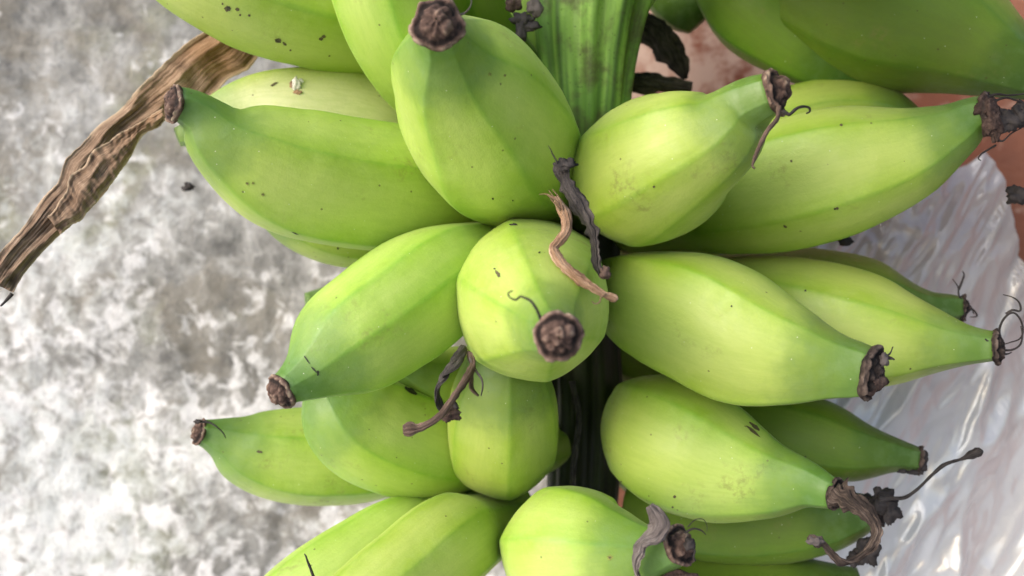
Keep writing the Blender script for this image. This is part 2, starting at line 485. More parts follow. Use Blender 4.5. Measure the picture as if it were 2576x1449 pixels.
NSEG, NRING = 160, 64
def banana(pts, ridges=(10, 80, 150, 220, 290), roll=0, label=None, mat='peel', capk='cap', cap=1.0, amt=0.44, seed=None, caplen=0.55, sharp=1.7):
    """pts from tip to stalk end: (x, y, depth, radius)"""
    seed = seed if seed is not None else random.randint(0, 999)
    W = []
    for (x, y, Y, r) in pts:
        p = P(x, y, Y); W.append((p.x, p.y, p.z, r*K*Y))
    S, L = catmull(W, NRING)
    C0 = [Vector(s[:3]) for s in S]; R = [s[3] for s in S]
    T, E1, E2 = frames(C0)
    prof, rid = profile([r+roll for r in ridges], sharp, amt)
    V = []; F = []; al = []; rg = []; fc = []; aro = []
    rs_ = sorted((a+roll) % 360 for a in ridges)
    face = [1-math.exp(-(min(min(abs(k-r), 360-abs(k-r)) for r in rs_)/17.0)**2) for k in range(360)]
    for i in range(NRING):
        arc = L*i/(NRING-1)
        neck = max(0.0, 1-arc/0.022)
        for k in range(NSEG):
            a = k*360.0/NSEG; ki = int(round(a)) % 360
            th = math.radians(a)
            pr = prof[ki]
            # the edges stand out more at the neck
            pr = 1-(1-pr)*(1+0.25*neck)
            r = R[i]*pr*1.035
            d = E1[i]*math.cos(th)+E2[i]*math.sin(th)
            v = C0[i]+d*r
            r2 = 1+0.018*nz(v, 45, seed)+0.006*nz(v, 160, seed)
            V.append(C0[i]+d*r*r2); al.append(arc); rg.append(rid[ki]*min(1, 0.35+arc*40)); fc.append(face[ki]*min(1, arc*30)); aro.append(k/NSEG)
    for i in range(NRING-1):
        for k in range(NSEG):
            a = i*NSEG+k; b2 = i*NSEG+(k+1) % NSEG
            F.append((a, b2, b2+NSEG, a+NSEG))
    for i, off in ((0, 0.15), (NRING-1, 0.3)):
        V.append(C0[i]+T[i]*R[i]*off); al.append(0 if i == 0 else L); rg.append(0); fc.append(0); aro.append(0)
        c = len(V)-1
        for k in range(NSEG):
            a = i*NSEG+k; b2 = i*NSEG+(k+1) % NSEG
            F.append((b2, a, c) if i == 0 else (a, b2, c))
    # turn faces outwards
    o = mk('banana', V, F, M[mat], bunch, origin=C0[-1], attrs={'along': al, 'ridge': rg, 'face': fc, 'around': aro})
    bm = bmesh.new(); bm.from_mesh(o.data); bmesh.ops.recalc_face_normals(bm, faces=bm.faces); bm.to_mesh(o.data); bm.free()
    off = len(BV); BV.extend(V); BF.extend([tuple(q+off for q in f) for f in F])
    if label: o['label'] = label
    if cap: blossom(o, C0[0], -T[0], E1[0], R[0]*1.0*cap, M[capk], seed, caplen, [math.radians(r+roll) for r in ridges], E2[0])
    return o

def blossom(parent, c, d, e1, r, mat, seed, h, ridges, e2):
    """the shrivelled blossom end: a crusted disc with a raised rim, cracked plates and a lump in the middle"""
    ns, nr = 64, 24
    V = []; F = []; cr = []
    for j in range(nr+1):
        t = j/nr                                   # 0 = skirt on the neck, 1 = centre
        if t < 0.3:
            rr = r*(1.02+0.10*math.sin(t/0.3*math.pi)); z = (-0.22+t/0.3*0.34)*r
        else:
            u = (t-0.3)/0.7
            rr = r*(1.02)*(1-u); z = r*(0.12 - 0.10*math.exp(-((u-0.2)/0.13)**2) + h*math.sin(min(1, u*1.15)*math.pi/2)**1.6)
        for k in range(ns):
            th = 2*math.pi*k/ns
            poly = 1+0.05*math.cos(5*th+seed)+0.03*math.cos(3*th+seed*2)
            dd = (e1*math.cos(th)+e2*math.sin(th))
            q = c+dd*rr*poly+d*z
            n1 = nz(q, 1.1/r, seed); n3 = nz(q, 6/r, seed+5)
            vd = noise.voronoi(q*(1.9/r)+Vector((seed, 0, 0)))[0]; e = min(1, (vd[1]-vd[0])*2.6)
            disp = r*(0.14*n1+0.13*e+0.06*n3-0.02+0.02*math.sin(7*th+t*9+seed))
            if t < 0.12: disp *= 0.5
            ring = math.exp(-((t-0.24)/0.07)**2)
            cr.append(min(1, max(0, 0.25+0.55*e*(0.6+0.8*n3)+0.35*ring+0.25*n1-0.55*math.exp(-((t-0.42)/0.07)**2))))
            q = q + (d*0.8+dd*0.6)*disp
            V.append(q)
    for j in range(nr):
        for k in range(ns):
            a = j*ns+k; b2 = j*ns+(k+1) % ns
            F.append((a, b2, b2+ns, a+ns))
    return mk('blossom_end', V, F, mat, parent, attrs={'crust': cr})

# ---- things laid on or hung from the bananas
BVH = None
def hitY(x, y, default=None):
    d = P(x, y, 1.0)
    loc, nrm, idx, dist = BVH.ray_cast(Vector((0, 0, 0)), d.normalized())
    if loc is None: return default
    return loc.y

def strip(name, pts, mat, parent=None, flat=0.35, twist=0.0, seed=0, off=None, n=None, wr=0.25, ns=16, jag=0.12, origin=None):
    """a dried, wrinkled band or thread: pts (x, y, depth or None, half-width)"""
    Q = []
    lastY = None
    for (x, y, Y, r) in pts:
        if Y is None:
            Y = hitY(x, y, lastY or 0.3); Y -= (off if off is not None else r*K*Y*0.5+0.0008)
        lastY = Y
        p = P(x, y, Y); Q.append((p.x, p.y, p.z, r*K*Y))
    if ns >= 16: ns = 44
    n = n or max(10, len(pts)*9)
    S, L = catmull(Q, n)
    C0 = [Vector(s[:3]) for s in S]; R = [max(0.00008, s[3]) for s in S]
    T, E1, E2 = frames(C0)
    V = []; F = []; al = []; ac = []
    for i in range(n):
        tw = twist*i/(n-1)+0.5*noise.noise(Vector((i*0.10, seed*3.7, 0)))*(1 if twist else 0)
        w1 = 1+jag*2*noise.noise(Vector((i*0.22, seed, 2)))
        for k in range(ns):
            th = 2*math.pi*k/ns
            wv = 1+0.16*math.sin(9*th+3*noise.noise(Vector((i*0.12, seed, 8))))*min(1, ns/20)*(wr > 0.15)+wr*(noise.noise(Vector((math.cos(th)*2.2, math.sin(th)*2.2, i*0.05+seed)))*1.6)
            a = math.cos(th)*R[i]*wv*flat; b2 = math.sin(th)*R[i]*wv*w1
            d1 = E1[i]*math.cos(tw)+E2[i]*math.sin(tw); d2 = E2[i]*math.cos(tw)-E1[i]*math.sin(tw)
            # the band is folded along its middle
            fold = (abs(math.sin(th))**1.5)*R[i]*flat*0.9
            V.append(C0[i]+d1*(a-fold)+d2*b2); al.append(L*i/(n-1)); ac.append(math.sin(th))
    for i in range(n-1):
        for k in range(ns):
            a = i*ns+k; b3 = i*ns+(k+1) % ns
            F.append((a, b3, b3+ns, a+ns))
    F.append(tuple(range(ns))[::-1]); F.append(tuple((n-1)*ns+k for k in range(ns)))
    return mk(name, V, F, mat, parent, origin=origin, attrs={'along': al, 'across': ac})

def thread(pts, parent, mat='black', r=3.0, name='filament'):
    P4 = [(p[0], p[1], p[2], r*(1-0.6*i/(len(pts)-1))) for i, p in enumerate(pts)]
    return strip(name, P4, M[mat], parent, flat=0.9, ns=7, wr=0.1, jag=0.1, n=len(pts)*6)

def lump(name, x, y, Y, rx, ry, mat, parent=None, seed=0, depth=0.8, rough=0.35):
    """a crumpled scrap"""
    if Y is None: Y = hitY(x, y, 0.3)-min(rx, ry)*K*0.28*0.5
    c = P(x, y, Y); V = []; F = []; ns, nr = 26, 16
    a = rx*K*Y; b2 = ry*K*Y; cc = min(a, b2)*depth
    for j in range(nr+1):
        ph = math.pi*j/nr
        for k in range(ns):
            th = 2*math.pi*k/ns
            d = Vector((math.sin(ph)*math.cos(th), math.sin(ph)*math.sin(th), math.cos(ph)))
            s = 1+rough*(1.4*noise.noise(d*1.6+Vector((seed, 0, 0)))-1.1*abs(noise.noise(d*3.7+Vector((0, seed, 0))))+0.3)
            V.append(c+Vector((d.x*a*s, d.y*cc*s, d.z*b2*s)))
    for j in range(nr):
        for k in range(ns):
            p = j*ns+k; q = j*ns+(k+1) % ns
            F.append((p, q, q+ns, p+ns))
    return mk(name, V, F, mat, parent)

# ---- the stalk
def stalk():
    pts = [(1545, -160, 0.345, 165), (1492, -20, 0.345, 146), (1480, 120, 0.35, 126), (1478, 260, 0.355, 108), (1470, 420, 0.365, 95),
           (1460, 700, 0.375, 95), (1470, 1000, 0.38, 90), (1460, 1300, 0.385, 85), (1440, 1600, 0.385, 80)]
    Wp = []
    for (x, y, Y, r) in pts:
        p = P(x, y, Y); Wp.append((p.x, p.y, p.z, r*K*Y))
    n, ns = 120, 120
    S, L = catmull(Wp, n)
    C0 = [Vector(s[:3]) for s in S]; R = [s[3] for s in S]
    T, E1, E2 = frames(C0)
    V = []; F = []; al = []; ac = []
    for i in range(n):
        for k in range(ns):
            th = 2*math.pi*k/ns
            rib = 0.05*math.cos(11*th+0.8*math.sin(i*0.05))+0.02*math.cos(17*th+1.3)
            d = E1[i]*math.cos(th)+E2[i]*math.sin(th)
            r = R[i]*(1+rib+0.07*nz(C0[i]+d*R[i], 28, 4))
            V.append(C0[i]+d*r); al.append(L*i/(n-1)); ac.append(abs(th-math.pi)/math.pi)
    for i in range(n-1):
        for k in range(ns):
            a = i*ns+k; b2 = i*ns+(k+1) % ns
            F.append((a, a+ns, b2+ns, b2))
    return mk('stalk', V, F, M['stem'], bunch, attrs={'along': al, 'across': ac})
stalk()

B = {}
# upper hand
B['A1'] = banana([(1101, 62, .222, 60), (1108, 92, .231, 68), (1122, 158, .247, 140), (1180, 245, .268, 196), (1222, 322, .286, 213), (1278, 385, .308, 186), (1340, 450, .338, 135), (1410, 520, .365, 70)],
     (-62, -8, 48, 120, 195, 245), 0, 'banana pointing up towards the camera, its crusted tip near the top edge', caplen=.5, amt=.52)
B['A2'] = banana([(438, 262, .258, 43), (462, 268, .260, 47), (500, 290, .263, 58), (550, 350 - 5, .268, 96), (620, 388, .275, 136), (720, 433, .285, 164), (850, 463, .296, 168), (1000, 480, .312, 160), (1150, 500, .335, 130), (1330, 560, .36, 60)],
     (-80, -22, 52, 130, 205), 0, 'long banana with a dark green neck pointing left, in front of the dry leaf', caplen=.35)
B['A3'] = banana([(1950, 232, .250, 54), (1925, 242, .252, 58), (1880, 267, .258, 75), (1820, 327, .264, 118), (1720, 383, .274, 167), (1645, 424, .288, 188), (1600, 440, .305, 172), (1540, 460, .335, 130), (1470, 520, .36, 70)],
     (-52, -10, 50, 120, 190, 245), 0, 'stout banana right of the stalk with a striped brown tip', caplen=.5)
B['A4'] = banana([(2482, 286, .280, 46), (2455, 292, .282, 52), (2395, 328, .286, 76), (2280, 383, .293, 124), (2130, 425, .303, 164), (1980, 462, .318, 168), (1850, 490, .333, 148), (1700, 530, .355, 100), (1560, 580, .37, 60)],
     (-72, -28, 40, 110, 180, 235), 0, 'large banana reaching to the right edge below the shaded bananas', capk='cap_dark', caplen=.4)
# middle hand
B['B1'] = banana([(1405, 846, .204, 56), (1399, 838, .212, 60), (1378, 815, .226, 92), (1354, 785, .246, 160), (1342, 768, .268, 192), (1338, 745, .298, 195), (1360, 700, .335, 150), (1420, 660, .365, 80)],
     (-100, -35, 20, 85, 150, 205), 0, 'banana pointing straight at the camera in the middle of the bunch', caplen=.35, amt=.40)
B['B2'] = banana([(708, 985, .252, 42), (728, 972, .254, 47), (772, 944, .258, 72), (850, 882, .266, 136), (972, 798, .277, 155), (1082, 716, .292, 148), (1180, 660, .312, 105), (1290, 620, .34, 60), (1400, 640, .365, 45)],
     (-34, 8, 72, 135, 200, 260), 0, 'banana pointing down to the left with a brown knobbly tip against the wall')
B['B3'] = banana([(2192, 940, .254, 62), (2165, 934, .256, 70), (2105, 924, .260, 84), (2000, 902, .267, 126), (1885, 868, .277, 162), (1760, 804, .290, 164), (1652, 768, .308, 140), (1570, 740, .335, 100), (1480, 720, .365, 55)],
     (-72, 34, 92, 150, 215), 0, 'banana right of the middle with a slanting black tip', capk='cap_dark', caplen=.25)
B['B4'] = banana([(2508, 874, .288, 40), (2480, 874, .290, 44), (2430, 872, .293, 56), (2340, 864, .300, 92), (2225, 853, .308, 140), (2080, 822, .320, 156), (1920, 782, .335, 138), (1750, 750, .355, 95), (1560, 720, .37, 55)],
     (-42, 28, 85, 150, 220), 0, 'banana with curling black threads at its tip by the right edge', capk='cap_dark', caplen=.3)
B['B5'] = banana([(2422, 776, .330, 30), (2400, 775, .331, 36), (2340, 785, .334, 60), (2230, 790, .340, 126), (2080, 770, .350, 146), (1930, 750, .36, 130), (1700, 720, .38, 70)],
     (-30, 40, 110, 180, 250), 0, 'shaded banana mostly hidden, its narrow tip against the plastic', mat='peel_dark', capk='cap_dark', caplen=.3)
# lower hand
B['C1'] = banana([(1275, 850, .292, 50), (1270, 900, .295, 90), (1264, 1000, .303, 136), (1262, 1090, .315, 142), (1268, 1125, .335, 128), (1330, 1130, .36, 80), (1400, 1120, .375, 50)],
     (-66, -8, 52, 120, 190, 245), 0, 'round banana seen from below the central one', cap=0)
B['C2'] = banana([(790, 940, .300, 40), (815, 965, .303, 66), (860, 1020, .308, 122), (915, 1060, .313, 140), (1000, 1098, .320, 142), (1095, 1120, .332, 132), (1200, 1120, .352, 100), (1350, 1110, .375, 50)],
     (-50, 25, 85, 150, 220), 0, 'banana left of the lower middle with its tip hidden behind the one above', cap=0)
B['C3'] = banana([(500, 1086, .318, 30), (520, 1090, .320, 36), (560, 1102, .323, 54), (620, 1126, .328, 92), (720, 1145, .336, 118), (860, 1150, .346, 120), (1000, 1140, .358, 105), (1200, 1120, .375, 60)],
     (-78, -20, 45, 110, 175, 235), 0, 'lower left banana with a small grey tip pointing at the wall', caplen=.3)
B['C4'] = banana([(2102, 1243, .272, 37), (2082, 1237, .274, 42), (2030, 1218, .279, 59), (1930, 1202, .288, 102), (1820, 1168, .299, 148), (1715, 1122, .310, 165), (1652, 1090, .325, 146), (1615, 1070, .352, 112), (1570, 1020, .385, 50)],
     (-66, 30, 75, 130, 195, 255), 0, 'dark green necked banana with a curled brown ribbon hanging from its tip', capk='cap_dark', caplen=.3, amt=.36)
B['C5'] = banana([(2312, 1158, .322, 32), (2290, 1154, .323, 37), (2240, 1146, .326, 50), (2150, 1136, .332, 84), (2050, 1112, .34, 110), (1930, 1090, .35, 115), (1700, 1050, .375, 60)],
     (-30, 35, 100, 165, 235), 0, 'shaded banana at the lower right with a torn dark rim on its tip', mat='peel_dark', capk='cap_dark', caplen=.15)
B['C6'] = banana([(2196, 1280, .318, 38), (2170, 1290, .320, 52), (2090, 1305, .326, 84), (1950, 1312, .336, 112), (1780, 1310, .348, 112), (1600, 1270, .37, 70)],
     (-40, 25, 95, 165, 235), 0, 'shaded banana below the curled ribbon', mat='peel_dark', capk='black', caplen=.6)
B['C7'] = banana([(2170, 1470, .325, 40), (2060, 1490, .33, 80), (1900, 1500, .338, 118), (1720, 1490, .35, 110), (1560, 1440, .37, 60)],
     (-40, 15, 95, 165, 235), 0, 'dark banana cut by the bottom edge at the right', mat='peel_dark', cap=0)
B['D1'] = banana([(1708, 1372, .244, 45), (1690, 1377, .246, 50), (1645, 1388, .250, 66), (1560, 1396, .257, 122), (1462, 1394, .267, 168), (1425, 1396, .285, 165), (1400, 1390, .32, 120), (1420, 1340, .37, 60)],
     (-48, 18, 72, 135, 200, 255), 0, 'banana at the bottom edge with a grey withered scrap clinging to its brown tip')
B['D2'] = banana([(700, 1700, .25, 50), (790, 1640, .255, 90), (900, 1560, .262, 126), (1030, 1450, .275, 128), (1120, 1375, .290, 124), (1180, 1350, .315, 100), (1300, 1300, .36, 60)],
     (-60, -5, 55, 120, 190, 250), 0, 'banana cut by the bottom edge with a pale stripe along its ridge', cap=0)
B['D3'] = banana([(520, 1680, .275, 50), (640, 1600, .28, 92), (760, 1525, .286, 122), (900, 1428, .298, 118), (1010, 1352, .313, 102), (1120, 1320, .34, 80), (1300, 1260, .37, 55)],
     (-60, 15, 75, 140, 205, 260), 0, 'sunlit banana at the bottom edge, outermost beside the wall', cap=0)
# upper left
B['E1'] = banana([(250, -220, .29, 50), (340, -170, .295, 70), (450, -110, .30, 125), (600, -62, .306, 168), (760, -14, .316, 174), (900, 14, .33, 172), (1050, 60, .35, 130), (1250, 150, .37, 60)],
     (-60, 10, 75, 140, 205), 0, 'spotted banana cut by the top edge, in front of the dry leaf', cap=0)
B['E2'] = banana([(900, -330, .27, 50), (920, -250, .275, 90), (955, -100, .285, 140), (985, 20, .293, 140), (1030, 120, .305, 130), (1100, 210, .33, 110), (1300, 330, .365, 60)],
     (-60, 0, 65, 130, 200), 0, 'pale banana cut by the top edge behind the crusted tip', cap=0)
B['E3'] = banana([(1130, -260, .31, 50), (1140, -160, .32, 80), (1170, -30, .33, 92), (1230, 80, .35, 80), (1350, 200, .37, 50)],
     (-60, 0, 65, 130, 200), 0, 'dark green banana in the shade beside the stalk at the top edge', cap=0, mat='peel_dark')
B['F'] = banana([(446, 345, .318, 24), (480, 335, .320, 34), (560, 308, .323, 76), (640, 300, .328, 112), (760, 318, .335, 150), (900, 340, .345, 156), (1080, 400, .36, 110), (1300, 500, .375, 55)],
     (-70, 30, 95, 160, 225), 0, 'pale banana behind the left pointing one with a blob of dried sap', cap=0, mat='peel_pale')
B['G1'] = banana([(640, 470, .325, 40), (720, 520, .33, 80), (800, 562, .335, 92), (890, 580, .342, 98), (1050, 580, .355, 90), (1300, 600, .375, 50)],
     (-30, 40, 110, 180, 250), 0, 'banana of which only a thin pale edge shows under the left pointing one', cap=0)
B['G2'] = banana([(772, 762, .365, 26), (800, 758, .367, 32), (860, 760, .37, 60), (980, 770, .38, 90), (1200, 740, .39, 60)],
     (-30, 40, 110, 180, 250), 0, 'far banana of which only the blurred tip shows beside the wall', cap=0)
B['G3'] = banana([(980, 900, .31, 30), (1030, 930, .315, 50), (1100, 955, .325, 82), (1200, 960, .34, 90), (1350, 950, .37, 50)],
     (-30, 40, 110, 180, 250), 0, 'banana of which only a yellow green gap shows between its neighbours', cap=0)
# upper right, in shade
B['H1'] = banana([(2640, 215, .315, 45), (2590, 195, .318, 66), (2490, 145, .324, 112), (2370, 92, .332, 165), (2230, 48, .342, 196), (2080, -10, .352, 175), (1950, -90, .365, 130), (1750, -200, .385, 60)],
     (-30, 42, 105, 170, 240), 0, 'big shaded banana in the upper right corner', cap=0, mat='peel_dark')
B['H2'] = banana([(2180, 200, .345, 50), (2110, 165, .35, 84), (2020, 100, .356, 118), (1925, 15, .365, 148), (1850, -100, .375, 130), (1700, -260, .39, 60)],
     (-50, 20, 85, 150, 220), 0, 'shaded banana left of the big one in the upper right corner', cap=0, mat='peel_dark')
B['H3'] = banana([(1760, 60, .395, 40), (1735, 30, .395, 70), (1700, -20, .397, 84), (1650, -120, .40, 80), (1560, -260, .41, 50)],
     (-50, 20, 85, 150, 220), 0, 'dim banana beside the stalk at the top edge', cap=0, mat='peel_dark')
B['H4'] = banana([(2300, 330, .345, 50), (2200, 300, .346, 84), (2085, 292, .348, 90), (1950, 320, .352, 90), (1760, 360, .36, 80), (1560, 420, .375, 50)],
     (-50, 20, 85, 150, 220), 0, 'banana of which a green strip shows between the two right hand ones and the corner', cap=0)

# more of the bunch behind the stalk, and unseen bananas added above for shade
B['K1'] = banana([(2500, -200, .23, 50), (2420, -200, .235, 100), (2280, -210, .25, 175), (2100, -230, .27, 180), (1900, -230, .31, 150), (1650, -260, .37, 60)], (-50, 20, 85, 150, 220), cap=0)
B['K2'] = banana([(2300, -330, .18, 60), (2200, -330, .19, 130), (2020, -330, .22, 190), (1820, -300, .28, 180), (1650, -300, .35, 80)], (-50, 20, 85, 150, 220), cap=0)
for k, q in enumerate([[(1900, 900, .44, 45), (1800, 900, .43, 110), (1680, 890, .415, 130), (1520, 880, .39, 60)],
                       [(1880, 1240, .44, 45), (1790, 1220, .43, 110), (1680, 1180, .415, 120), (1520, 1120, .39, 60)],
                       [(1150, 1080, .44, 45), (1230, 1080, .43, 100), (1330, 1090, .415, 110), (1460, 1080, .39, 60)],
                       [(1180, 620, .44, 45), (1260, 620, .43, 110), (1340, 600, .415, 130), (1460, 600, .39, 60)],
                       [(1280, -140, .40, 60), (1300, -40, .395, 110), (1340, 90, .39, 120), (1420, 220, .38, 60)],
                       [(1850, 560, .44, 45), (1760, 560, .43, 110), (1660, 560, .415, 130), (1500, 560, .39, 60)]]):
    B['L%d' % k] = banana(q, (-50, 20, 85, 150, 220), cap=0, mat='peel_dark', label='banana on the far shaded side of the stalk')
BVH = BVHTree.FromPolygons([tuple(v) for v in BV], BF)
#DETAILS
# ------------------------------------------------------------------ marks on the peel
def patch(key, x, y, rx, ry=None, ang=0, mat='scar', name='scar'):
    ry = ry or rx
    rnd = random.Random(int(x*7+y))
    n = 14; V = []
    ph = [rnd.uniform(0.7, 1.15) for _ in range(n)]
    ca, sa = math.cos(math.radians(ang)), math.sin(math.radians(ang))
    def at(u, v):
        px = x+u*ca-v*sa; py = y+u*sa+v*ca
        Y = hitY(px, py)
        if Y is None: return None
        return P(px, py, Y*0.9995-0.00004)
    c = at(0, 0)
    if c is None: return
    V.append(c)
    for ring in (0.5, 1.0):
        for i in range(n):
            a = 2*math.pi*i/n
            q = at(rx*ph[i]*math.cos(a)*ring, ry*ph[i]*math.sin(a)*ring)
            if q is None or abs(q.y-c.y) > 0.01: q = c+Vector((0.00001*i, 0, 0))
            V.append(q)
    F = [(0, 1+i, 1+(i+1) % n) for i in range(n)]+[(1+i, 1+n+i, 1+n+(i+1) % n, 1+(i+1) % n) for i in range(n)]
    mk(name, V, F, M[mat], B[key])

for s in [('E1', 573, 22, 9, 8), ('E1', 597, 24, 5), ('E1', 604, 38, 3), ('E1', 627, 39, 3.5), ('E1', 700, 103, 9, 6, 20), ('E1', 716, 111, 6, 4, 40),
          ('E1', 808, 98, 7, 5), ('E1', 815, 92, 5), ('E1', 829, 141, 2.5), ('E1', 731, 127, 2.5),
          ('B1', 1252, 688, 11, 5, 60), ('C3', 653, 1136, 8, 4, 15), ('A4', 1975, 570, 6, 3, 30), ('A4', 2106, 524, 4), ('A4', 2116, 314, 4),
          ('A4', 1990, 405, 3.5), ('C4', 1697, 1250, 4.5), ('C4', 1692, 1276, 3), ('D1', 1562, 1212, 2.5), ('C4', 1898, 1072, 16, 5, 38),
          ('A3', 1645, 470, 3), ('B4', 2290, 1000-72, 2.5), ('E1', 560, 10, 3), ('F', 690, 212, 12, 3, -30), ('C4', 1895, 1085, 22, 4, 40)]:
    patch(*s)
for s in [('E1', 575, 21, 5), ('E1', 698, 102, 4.5), ('C2', 1035, 984, 20, 7, 30), ('B1', 1244, 676, 3, 2), ('B1', 1357, 635, 3), ('A1', 1240, 500, 3),
          ('A1', 1290, 505, 2), ('B2', 772, 905, 13, 2, 55), ('B2', 790, 930, 12, 2.5, 50), ('B2', 800, 938, 3, 8, 0), ('B4', 2026, 731, 3), ('B3', 1840, 770, 2.5),
          ('A2', 742, 587, 9, 2, 22), ('A2', 850, 625, 3), ('C4', 2026, 1150, 3), ('A4', 2100, 526, 3)]:
    patch(*s, mat='scar_dark')
for s in [('A2', 622, 462, 5), ('A2', 637, 461, 4), ('A2', 662, 490, 5), ('D1', 1534, 1403, 8), ('A1', 1232, 187, 5), ('A1', 1270, 190, 4)]:
    patch(*s, mat='scar_ring'); patch(s[0], s[1], s[2], s[3]*0.45, mat='scar')
for (x, y, a, b2, sd) in [(745, 212, 11, 16, 1), (757, 205, 6, 8, 2)]:
    o = lump('sap_blob', x, y, None, a, b2, M['sap'], B['F'], sd, 0.5)
for (x, y, a, b2, sd) in [(733, 214, 5, 9, 3), (748, 232, 10, 5, 4)]:
    o = lump('sap_blob', x, y, None, a, b2, M['tan'], B['F'], sd, 0.4)

# ------------------------------------------------------------------ blossom threads and withered scraps on the tips
def th(key, pts, r=2.6, mat='black'):
    thread(pts, B[key], mat, r)
Y = 0.248
th('A3', [(1968, 280, .246), (1985, 288, .243), (2005, 272, .243), (2022, 267, .244), (2036, 271, .245), (2037, 281, .246), (2028, 286, .246)], 5)
strip('filament', [(1962, 268, .243, 8), (1955, 298, .240, 6), (1930, 330, .238, 6.5), (1908, 372, .239, 5), (1896, 405, .240, 4), (1893, 418, .24, 2.5), (1899, 424, .24, 3)], M['brown_dry'], B['A3'], flat=.6, ns=10)
th('A1', [(1150, 40, .226), (1168, 34, .224), (1180, 22, .223), (1186, 8, .224), (1186, -8, .225)], 3.2, 'grey_dry')
th('B1', [(1362, 806, .205), (1350, 778, .203), (1334, 756, .203), (1318, 748, .204), (1308, 745, .205), (1298, 753, .205), (1284, 748, .205), (1279, 738, .205), (1290, 732, .205)], 4.2)
th('B3', [(2225, 898, .254), (2238, 890, .253), (2246, 872, .253)], 3); th('B3', [(2232, 900, .254), (2244, 902, .253), (2250, 905, .253)], 5)
lump('dried_scrap', 2222, 905, .252, 13, 16, M['grey_dry'], B['B3'], 3)
lump('dried_scrap', 2190, 960, .252, 34, 26, M['crumb'], B['B3'], 8, .5)
for pts in [[(2518, 860, .288), (2514, 830, .287), (2527, 800, .286), (2548, 786, .286), (2565, 800, .287), (2574, 830, .287), (2566, 852, .288), (2540, 862, .288), (2520, 868, .288)],
            [(2530, 790, .287), (2548, 780, .286), (2567, 782, .286), (2565, 762, .286), (2548, 748, .286), (2523, 741, .287)],
            [(2518, 880, .288), (2545, 880, .287), (2566, 868, .287), (2572, 845, .287), (2568, 820, .287)],
            [(2518, 892, .288), (2536, 890, .287), (2545, 886, .287)], [(2500, 852, .286), (2486, 858, .285), (2478, 852, .285)]]:
    th('B4', pts, 3.2)
for pts in [[(2428, 785, .328), (2424, 765, .327), (2412, 742, .327), (2410, 722, .327), (2396, 702, .328)], [(2412, 728, .327), (2420, 708, .327), (2425, 690, .327), (2421, 682, .327)],
            [(2430, 790, .328), (2446, 778, .328), (2458, 795, .328), (2440, 798, .328)], [(2430, 775, .328), (2440, 770, .328), (2450, 790, .328)]]:
    th('B5', pts, 3.0)
th('C3', [(505, 1060, .314), (525, 1062, .312), (545, 1074, .310), (562, 1090, .311), (568, 1102, .312)], 3)
lump('dried_scrap', 498, 1060, .312, 9, 5, M['black'], B['C3'], 5)
th('D2', [(800, 1470, None) if False else (792, 1460, .262), (782, 1432, .261), (774, 1412, .261), (770, 1400, .261), (766, 1393, .262)], 4)
th('D1', [(1722, 1340, .240), (1745, 1330, .238), (1765, 1335, .238), (1776, 1345, .239)], 3.2)
th('D1', [(1730, 1325, .240), (1750, 1307, .238), (1770, 1307, .238), (1779, 1325, .238), (1778, 1338, .239)], 1.5)
th('D1', [(1735, 1372, .240), (1748, 1385, .239), (1745, 1400, .239), (1750, 1412, .239)], 3.5)
lump('dried_scrap', 1735, 1368, .240, 14, 16, M['black'], B['D1'], 9)
strip('withered_petal', [(1634, 1272, .238, 10), (1650, 1294, .238, 20), (1660, 1318, .237, 24), (1646, 1342, .237, 24), (1617, 1362, .238, 20), (1601, 1388, .238, 22), (1598, 1418, .239, 21), (1603, 1450, .240, 15), (1598, 1490, .241, 9)],
      M['grey_dry'], B['D1'], flat=.28, twist=1.6, seed=3, wr=.35, ns=24)
strip('withered_petal', [(1668, 1300, .239, 6), (1655, 1330, .238, 9), (1620, 1352, .239, 8), (1598, 1370, .239, 5)], M['grey_dry'], B['D1'], flat=.4, twist=1.0, seed=5, wr=.35)
lump('dried_scrap', 1706, 1456, .245, 44, 18, M['crumb'], B['D1'], 4)
# torn rim, C5
for (x, y, a, b2) in [(2326, 1150, 9, 14), (2322, 1172, 10, 12), (2300, 1188, 18, 6), (2270, 1186, 12, 5), (2316, 1186, 7, 7)]:
    lump('torn_rim', x, y, .319, a, b2, M['black'], B['C5'], x, .8)
# curled ribbon, C4
strip('withered_petal', [(2100, 1236, .268, 32), (2122, 1252, .265, 27), (2153, 1272, .261, 21), (2187, 1304, .258, 17), (2201, 1336, .256, 15), (2187, 1376, .255, 14), (2155, 1403, .254, 12), (2122, 1413, .253, 10), (2090, 1388, .253, 9), (2072, 1368, .253, 8), (2058, 1362, .253, 13), (2040, 1352, .253, 12), (2034, 1348, .253, 5)],
      M['dark_fibre'], B['C4'], flat=.45, twist=2.2, seed=7, wr=.45, ns=28, jag=.2)
lump('dried_scrap', 2050, 1361, .252, 19, 11, M['grey_dry'], B['C4'], 2, .6)
# withered flower of C6
lump('withered_flower', 2222, 1262, .312, 34, 28, M['black'], B['C6'], 12, .5, .6)
lump('withered_flower', 2240, 1285, .311, 22, 26, M['black'], B['C6'], 13, .5, .6)
lump('withered_flower', 2186, 1385, .312, 28, 32, M['black'], B['C6'], 14, .5, .5)
lump('withered_flower', 2150, 1405, .314, 18, 20, M['black'], B['C6'], 15, .5, .5)
strip('filament', [(2210, 1255, .310, 14), (2235, 1254, .309, 6), (2274, 1252, .307, 4.5), (2307, 1231, .305, 4), (2346, 1193, .303, 4), (2375, 1169, .301, 5), (2423, 1154, .300, 5), (2440, 1147, .3, 9), (2462, 1138, .3, 12), (2470, 1132, .3, 7)], M['black'], B['C6'], flat=.7, ns=10, seed=2)
